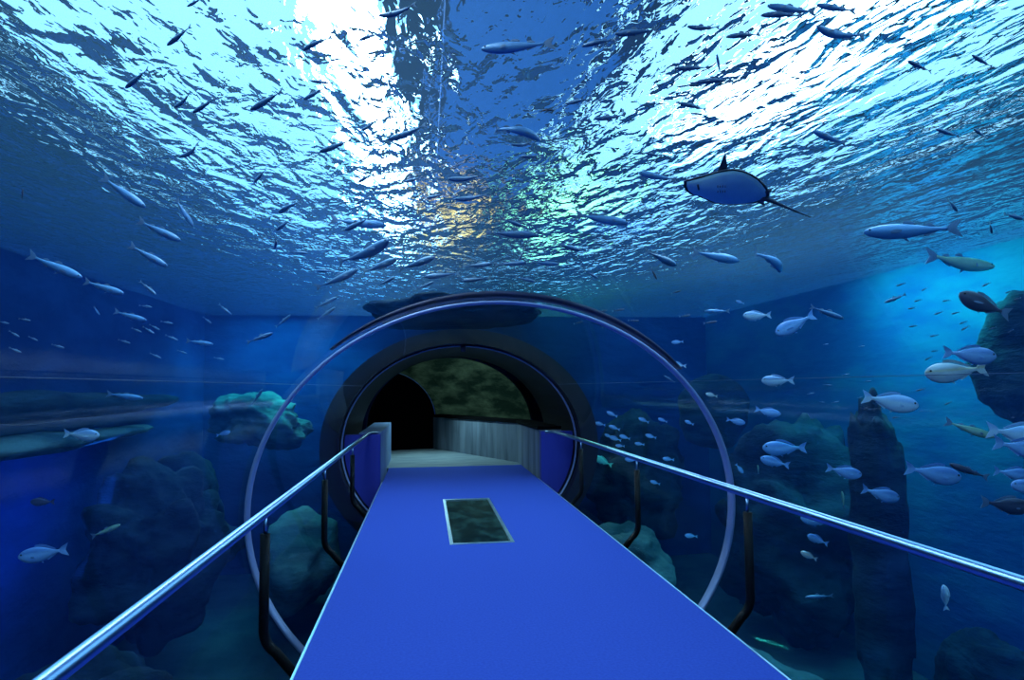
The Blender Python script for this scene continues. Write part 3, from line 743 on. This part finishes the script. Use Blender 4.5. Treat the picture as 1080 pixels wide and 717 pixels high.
G1 = 'slender fish under the surface, upper left'
G2 = 'slender fish over the tunnel crown'
G3 = 'slender fish under the surface, upper right'
G4 = 'silvery breams along the right glass'
G5 = 'large pale fish in the dark left water'
FISH = [
 # upper left silhouettes
 ('M',132,93,157,72,'dark slender fish alone on rippled blue water, second of the upper left diagonal line',G1),
 ('M',176,48,202,27,'dark slender fish third along the upper left diagonal line, tail up',G1),
 ('M',197,7,215,-3,'dark fish cut by the top edge left of the white glare',G1),
 ('M',185,114,202,97,'shorter dark fish of the close pair at upper left, left one',G1),
 ('M',203,119,228,103,'longer dark fish of the close pair at upper left, right one',G1),
 ('M',191,167,211,151,'small curved dark fish alone below the close pair at upper left',G1),
 ('M',318,52,351,38,'slender blue fish crossing the left edge of the white glare',G1),
 ('M',264,116,299,95,'long dark fish pointing down left beside the white glare',G1),
 ('M',327,85,352,88,'small level fish inside the white glare, above a tilted one',G1),
 ('M',320,105,345,91,'small tilted fish inside the white glare, below a level one',G1),
 ('M',378,42,402,35,'faint slender fish at the right rim of the white glare',G1),
 ('M',401,19,441,4,'curved blue fish at the top edge right of the white glare',G1),
 ('M',410,148,451,131,'slender blue fish below right of the white glare, tail over dark band',G1),
 ('M',337,160,372,147,'faint slender fish below the white glare, left of two',G1),
 ('M',382,138,399,125,'faint short fish at the bottom rim of the white glare',G1),
 ('M',268,192,281,178,'tiny dark fish alone on the pale water left of centre',G1),
 ('M',292,224,319,211,'dark fish on pale water, upper of a parallel pair left of centre',G1),
 ('M',291,243,307,231,'dark fish on pale water, lower of a parallel pair left of centre',G1),
 ('M',377,192,395,183,'faint thin fish on the pale water, upper of two beside the dark band',G1),
 ('M',375,215,391,207,'faint thin fish on the pale water, lower of two beside the dark band',G1),
 ('T',408,238,347,231,'broad pale blue fish facing right, crossed by a thin dark fish',G1),
 ('M',363,243,391,229,'thin dark fish crossing over a broad pale blue fish',G1),
 ('M',414,254,356,278,'long dark fish heading up right, topmost of three parallel ones',G1),
 ('M',419,273,382,287,'dark fish heading up right, middle of three parallel ones',G1),
 ('M',379,284,332,304,'thick dark fish heading up right, lowest of three parallel ones',G1),
 ('M',417,292,396,302,'short faint dark fish right of the thick dark fish',G1),
 ('M',325,267,303,265,'small level fish left of the long parallel dark fish',G1),
 ('M',332,285,354,286,'small faint level fish just over the thick dark fish',G1),
 ('M',290,263,291,249,'tiny upright dark fish on the rippled pale water at left',G1),
 ('M',307,332,290,345,'short dark fish slanting over the glints above the ring at left',G1),
 ('M',354,324,334,337,'thin dark fish close above the near ring, lower of two',G1),
 ('M',356,313,332,325,'thin dark fish close above the near ring, upper of two',G1),
 ('M',288,351,260,361,'long faint fish lowest above the near ring at left',G1),
 ('M',277,410,265,428,'dark fish rising steeply just left of the near ring',G1),
 # over the crown
 ('T',507,52,586,45,'large dark grey fish with pale back, highest over the dark central band',G2),
 ('M',613,48,651,41,'slender fish nose down left, left one of two nose to tail at top centre',G2),
 ('M',648,36,696,31,'slender pale backed fish, right one of two nose to tail at top centre',G2),
 ('M',596,109,625,104,'small dark fish, upper of two on the right of the central band',G2),
 ('M',626,126,660,121,'small pale backed fish, lower of two on the right of the central band',G2),
 ('T',574,143,514,134,'strongly curved fish bending over the middle of the central band',G2),
 ('M',540,154,565,149,'faint thin fish right under the strongly curved fish',G2),
 ('S',585,115,567,118,'blurred dark little fish above right of the strongly curved fish',G2),
 ('M',549,165,572,165,'thin level fish in the dark centre above green glimmer',G2),
 ('M',473,190,511,185,'thin curved fish beside the orange glimmer, upper one',G2),
 ('M',449,209,471,204,'short thin fish left of the orange glimmer',G2),
 ('M',480,211,516,205,'thin fish beside the orange glimmer, under a curved one',G2),
 ('M',426,192,448,186,'small dark fish at the left border of the central band',G2),
 ('T',663,235,606,226,'pale silver fish facing right, brightest under the green glimmer',G2),
 ('M',567,248,511,245,'long silver level fish facing right in the centre over the near ring',G2),
 ('M',613,264,583,256,'silver fish slanting down right amid the green glimmer',G2),
 ('M',590,279,558,276,'level silver fish, right end of the row over the near ring',G2),
 ('M',556,277,521,279,'level thin fish, second from the right of the row over the ring',G2),
 ('M',520,278,487,281,'level silver fish, third from the right of the row over the ring',G2),
 ('M',631,293,616,286,'tiny dark fish at the right end of the green glimmer',G2),
 ('M',552,239,527,229,'dark slanting fish above the long silver level fish',G2),
 ('M',547,275,554,262,'tiny upright dark fish above the row over the ring',G2),
 ('M',447,292,486,288,'thin dark fish touching the yellow glimmer from above',G2),
 ('M',487,296,518,293,'thin dark fish right over the top of the near ring',G2),
 ('M',565,297,543,292,'small dark fish over the near ring right of its crown',G2),
 ('M',459,271,420,284,'long dark fish heading up right at left border of central band',G2),
 ('M',458,297,438,305,'short dark fish left of the yellow glimmer, just over the ring',G2),
 # upper right silhouettes
 ('M',724,29,760,29,'level blue fish, upper left one of the pair at the top right glare',G3),
 ('M',766,38,803,36,'level blue fish, lower right one of the pair at the top right glare',G3),
 ('T',809,6,861,13,'upper fish of the touching pair at the top edge on the right',G3),
 ('M',803,15,847,16,'lower fish of the touching pair at the top edge on the right',G3),
 ('T',861,5,903,12,'fish at the top edge right of the touching pair',G3),
 ('T',857,31,915,39,'long curved dark fish below the top edge fish on the right',G3),
 ('M',711,72,749,71,'level blue fish at the left side of the right glare, uppermost of three',G3),
 ('M',734,86,774,84,'level blue fish crossed by an upright fish',G3),
 ('T',756,57,760,80,'upright pale fish standing head up over a level fish',G3),
 ('M',716,108,746,116,'blue fish sloping down right, lowest of the left glare group',G3),
 ('T',857,138,893,152,'thick dark fish alone above right of the stingray',G3),
 ('M',957,64,983,76,'small dark fish alone on the bright ripples, far upper right',G3),
 ('M',1025,58,1047,71,'small dark fish at the far upper right border',G3),
 ('M',987,136,1012,144,'faint dark fish on blue ripples, left of a smaller one',G3),
 ('M',1027,136,1041,146,'small fish on blue ripples, right of a faint one',G3),
 ('M',680,161,699,165,'small faint fish left above the stingray',G3),
 ('T',673,182,715,190,'blurred blue fish facing left just left of the stingray nose',G3),
 ('M',714,280,680,264,'silver fish slanting down right, leftmost of three below the stingray',G3),
 ('T',780,275,729,265,'silver fish sloping down right, middle of three below the stingray',G3),
 ('T',830,285,794,264,'curved silver fish, rightmost of three below the stingray',G3),
 ('S',693,295,686,282,'short dark fish diving under the leftmost of the three silver fish',G3),
 # right side
 ('T',910,245,1015,240,'largest grey fish with forked pale tail, facing left at right',None),
 ('E',1044,282,976,269,'olive fish with yellowish tail facing right below the largest grey fish',None),
 ('M',1079,231,1058,225,'small pale fish at the right edge level with the largest grey fish',None),
 ('M',1010,223,1000,211,'tiny curled pale fish above the forked tail of the largest grey fish',None),
 ('M',1046,246,1044,235,'tiny upright pale fish right of the forked tail',None),
 ('D',1011,310,1066,332,'black bream silhouette tilted nose up over the teal wall',None),
 ('B',1051,376,994,371,'blue bream facing right directly above the golden one',G4),
 ('G',975,394,1042,388,'bright golden striped bream facing left before the teal wall',G4),
 ('P',967,428,909,418,'bream facing right under the golden bream, dark head',G4),
 ('M',890,336,854,323,'thin green fish sloping down right in the dark blue water',None),
 ('M',933,319,956,310,'thin faint fish rising right at the edge of the teal patch',None),
 ('P',1110,461,1040,453,'white bream cut by the right edge, tail showing',G4),
 ('B',1112,478,1047,466,'dim bream cut by the right edge below the white bream',G4),
 ('E',1049,461,996,444,'dark green fish sloping down behind the white bream tail',None),
 ('P',783,333,814,332,'blue bream facing left, alone below the glints at right',G4),
 ('B',817,352,860,331,'large blue bream swimming nose down left above the middle right',G4),
 ('P',803,401,838,401,'pale bream facing left on the seam line level',G4),
 ('B',823,437,796,431,'bream facing right, right one of the pair beside the ring',G4),
 ('B',786,446,766,442,'small bream facing right, left one of the pair beside the ring',G4),
 ('P',707,383,724,386,'small pale bream touching the near ring from outside, upper right',G4),
 ('B',708,361,721,360,'tiny blue bream above the one touching the near ring',G4),
 ('M',700,396,712,403,'thin pale sliver of a fish inside the near ring at upper right',None),
 ('G',744,415,757,418,'tiny bright yellow white fish right of the near ring',None),
 ('B',804,472,851,472,'bream facing left with widespread tail, right of the near ring',G4),
 ('B',802,483,833,491,'bream facing left, just under the one with widespread tail',G4),
 ('E',799,490,800,500,'tiny greenish upright fish just under the two breams right of the near ring',None),
 ('B',784,499,776,489,'small blue bream half hidden by the near ring',G4),
 ('Q',626,481,646,491,'glowing turquoise fish beside the far right handrail post',None),
 ('B',845,546,880,551,'dim blue bream just under the right handrail',G4),
 ('B',851,564,874,574,'very dim bream below the right handrail, under another',G4),
 ('B',909,501,871,493,'blue bream facing right above the rail, upper left of two',G4),
 ('B',950,526,908,515,'blue bream facing right above the rail, lower right of two',G4),
 ('B',1014,504,954,493,'large violet blue bream facing right, centre of the lower right school',G4),
 ('E',888,518,890,536,'greenish fish standing upright close above the handrail',None),
 ('S',1001,489,1043,504,'dark slim fish behind the large violet blue bream',None),
 ('B',1090,502,1047,496,'bream tail and back at right edge, lower school',G4),
 ('B',1066,511,1110,514,'bright blue bream head entering at the right edge',G4),
 ('D',1088,535,1034,529,'dark violet bream near the right edge, lowest of the school',None),
 ('P',996,617,998,644,'pale bream standing head up in the dark below the right handrail',None),
 ('G',845,582,862,590,'small glinting fish in the dark below the right handrail',None),
 ('M',849,630,879,628,'dim level fish low in the dark water at lower right',None),
 ('T',743,328,770,328,'faint thin level fish left of the blue bream below the glints',None),
 ('B',776,317,785,320,'tiny dark blue fish above the blue bream below the glints',None),
 # left side
 ('P',105,459,67,457,'pale round bream facing right in the dark left water',None),
 ('B',21,587,72,579,'dim outlined bream before the bright blue patch at left',None),
 ('D',32,529,58,529,'small dark oval fish before the bright blue patch at left',None),
 ('E',127,553,96,566,'fish with glowing green head above the left rocks',None),
 ('B',243,455,228,459,'small blue bream between the left handrail and the ledge',None),
 ('T',151,420,112,415,'blue fish facing right just over the wavy bright line on the left',None),
 ('T',87,293,29,268,'large pale fish sloping down right, leftmost of the left group',G5),
 ('T',132,310,88,296,'large pale fish following nose to tail after the leftmost one',G5),
 ('T',154,219,107,186,'large pale fish sloping down right, highest of the left group',G5),
 ('T',191,254,145,232,'large pale fish sloping down right, behind the highest one',G5),
 ('T',177,281,136,258,'bright bellied fish sloping down right, centre of the left group',G5),
 ('T',204,239,185,209,'pale blue fish diving steeply at the rim of the pale water',G5),
 ('S',24,199,23,211,'tiny dark upright fish near the left edge',G5),
 ('T',155,338,120,328,'pale slim fish facing right in the dark, below the left group',G5),
 ('T',225,363,196,359,'pale slim fish facing right above the ledge end',G5),
 ('M',165,311,147,296,'thin faint fish sloping down right of the left group',G5),
 ('T',105,332,99,323,'tiny pale fish left of the slim fish in the dark',G5),
 ('M',244,332,230,320,'thin curved fish under the glints left of the near ring',G5),
 ('M',223,341,214,334,'tiny glinting fish in the dark under the glints',G5),
]
for r in FISH:
    bend = 0.0
    if 'strongly curved' in r[5]: bend = 1.3
    elif 'curved' in r[5]: bend = .6
    elif rnd.random() < .3: bend = rnd.choice([-.3, .3])
    put_fish(*r[:5], r[5], group=r[6], bend=bend, flat=(r[6] is G5))

# tiny members of shoals: nothing in the photo tells them apart
def fry(k, pts, label, group, ln, ang, f=None):
    for x, y in pts:
        a = math.radians(ang+rnd.uniform(-12, 12)); l = ln*rnd.uniform(.8, 1.2)/2
        put_fish(k, x-math.cos(a)*l, y-math.sin(a)*l, x+math.cos(a)*l, y+math.sin(a)*l, label, name='fry', group=group, f=f)
fry('S', [(963,344),(968,317),(962,325),(1008,330),(1016,340),(985,354),(979,378),(986,370),(971,411),(998,317),(1063,308),(1073,315),(1047,346),(1066,349),(1012,398),(1018,346),(950,300),(975,305),(1040,300),(990,330),(945,440),(1000,425),(962,432)],
    'tiny dark shoaling fish before the teal right wall', 'fry on the teal wall', 9, -18, .85)
fry('M', [(873,406),(909,365),(871,363),(881,424),(867,424),(907,419),(892,395),(855,415),(915,402)],
    'tiny pale shoaling fish in the dark water left of the teal wall', 'pale fry in the dark right water', 8, 175, .6)
fry('B', [(645.6,436.7),(648,451),(642,459.7),(649,462.4),(659,461),(679,443),(674.6,468),(686.5,460),(665.7,484.7),(691,508.8),(705,484),(727,445.6),(699,443),(729,565),(654,470),(633,447)],
    'tiny blue fish behind the right handrail between both rings', 'little blue fish between the rings', 12, 15, .5)
fry('M', [(15,352),(35,357),(16,369),(26,337),(61,365),(131,360),(144,348),(156.5,348),(163,345),(153.5,323),(181,356),(192,371),(231,378),(4,340),(164,375),(176,340)],
    'tiny pale shoaling fish in the dark left water', 'fry in the dark left water', 13, 200, .55)
fry('S', [(610,340),(605,321),(635,328),(652,327),(713,308),(722,333),(749,340),(640,345),(668,338)],
    'tiny dark fish on the bright water right of the near ring crown', 'dark fry right of the crown', 13, 175, .6)

# ------------------------------------------------------------------ stingray
def stingray():
    C = Vector(CAM+ray(768, 198)*3.5)
    t = thing('stingray', 'dark edged stingray with pale belly gliding left at upper right', 'stingray', C)
    # disc plane: level, rolled so that the belly leans towards the walkway
    dirv = ray(768, 198).normalized()
    nrm = (Vector((0, 0, 1))*.82-dirv*.57).normalized()      # belly looks back down at the visitor
    nrm = (-dirv*.62+Vector((0, 0, -1))*.78).normalized()
    out = [(721,191),(731,188.5),(742,185.5),(754,181.8),(765,179.5),(775,178.6),(785,180.5),(793,184),(801,189),(807,195),(811,201),(812,205.5),(810,209),(804,211.5),(797,213.8),(786,215.4),(774,216),(762,215.8),(752,214),(744,210.5),(736,206.8),(728,205),(723,201),(721,196)]
    P = []
    for u, v in out:
        d = ray(u, v); k = (C-CAM).dot(nrm)/d.dot(nrm); P.append(CAM+d*k-C)
    cen = sum(P, Vector())/len(P)
    def disc(sign, th):
        bm = bmesh.new(); rows = []
        for s, h in ((1.0, 0.0), (.97, .22), (.88, .42), (.7, .7), (.45, .92), (.2, 1.0)):
            rows.append([bm.verts.new(cen+(p-cen)*s+nrm*sign*th*h) for p in P])
        n = len(P)
        for a, b in zip(rows, rows[1:]):
            for i in range(n): bm.faces.new((a[i], a[(i+1) % n], b[(i+1) % n], b[i]))
        c = bm.verts.new(cen+nrm*sign*th)
        for i in range(n): bm.faces.new((rows[-1][i], rows[-1][(i+1) % n], c))
        bmesh.ops.recalc_face_normals(bm, faces=bm.faces)
        return bm
    obj('back', disc(-1, .055), M_RAYTOP, t, True, label='dark back')
    # belly: slightly smaller, so that a dark rim stays round it
    Pin = [cen+(p-cen)*.93 for p in P]; P[:] = Pin
    obj('belly', disc(1, .03), M_RAYBELLY, t, True, label='pale blue belly')
    def at(u, v, k=1.0): 
        d = ray(u, v); return CAM+d*((C-CAM).dot(nrm)/d.dot(nrm))*k-C
    bm = bmesh.new(); pts = [at(803, 208), at(815, 212.5), at(828, 218), at(842, 224), at(855, 229)]
    tube(bm, pts, [.016, .011, .008, .005, .002], 8); obj('tail', bm, M_RAYTOP, t, True, label='thin dark whip tail')
    # far wing tip raised above the back
    bm = bmesh.new(); a, b, c = at(756, 183), at(768, 181), at(765, 159)
    off = dirv*.05
    tri = [a, b, b.lerp(c, .5)+Vector((0,0,0)), c, a.lerp(c, .55)]
    A = [bm.verts.new(p+off*.6) for p in tri]; B = [bm.verts.new(p+off) for p in tri]
    bm.faces.new(A); bm.faces.new(B[::-1])
    for i in range(5): bm.faces.new((A[i], B[i], B[(i+1) % 5], A[(i+1) % 5]))
    bmesh.ops.recalc_face_normals(bm, faces=bm.faces)
    obj('raised_wing_tip', bm, M_RAYTOP, t, False, label='raised wing tip')
    for s in ((757, 196.5), (757, 202)):      # gill slits
        bm = bmesh.new()
        for k in range(4):
            p = at(s[0]+k*2.6, s[1], .985)
            tube(bm, [p+UP*.006, p-UP*.006], .0025, 6)
        obj('gill_slits', bm, M_RAYTOP, t, True)
    bm = bmesh.new(); tube(bm, [at(736, 195, .985), at(737, 200, .985)], .005, 8); obj('mouth', bm, M_RAYTOP, t)
    bm = bmesh.new()
    for (a0, b0, c0) in (((800, 202), (814, 200), (806, 207)), ((796, 212), (806, 216), (806, 209))):
        q = [at(*a0), at(*b0), at(*c0)]
        A = [bm.verts.new(x+nrm*.006) for x in q]; B = [bm.verts.new(x-nrm*.006) for x in q]
        bm.faces.new(A); bm.faces.new(B[::-1])
        for i in range(3): bm.faces.new((A[i], B[i], B[(i+1) % 3], A[(i+1) % 3]))
    bmesh.ops.recalc_face_normals(bm, faces=bm.faces)
    obj('pelvic_fins', bm, M_RAYTOP, t, False)
stingray()
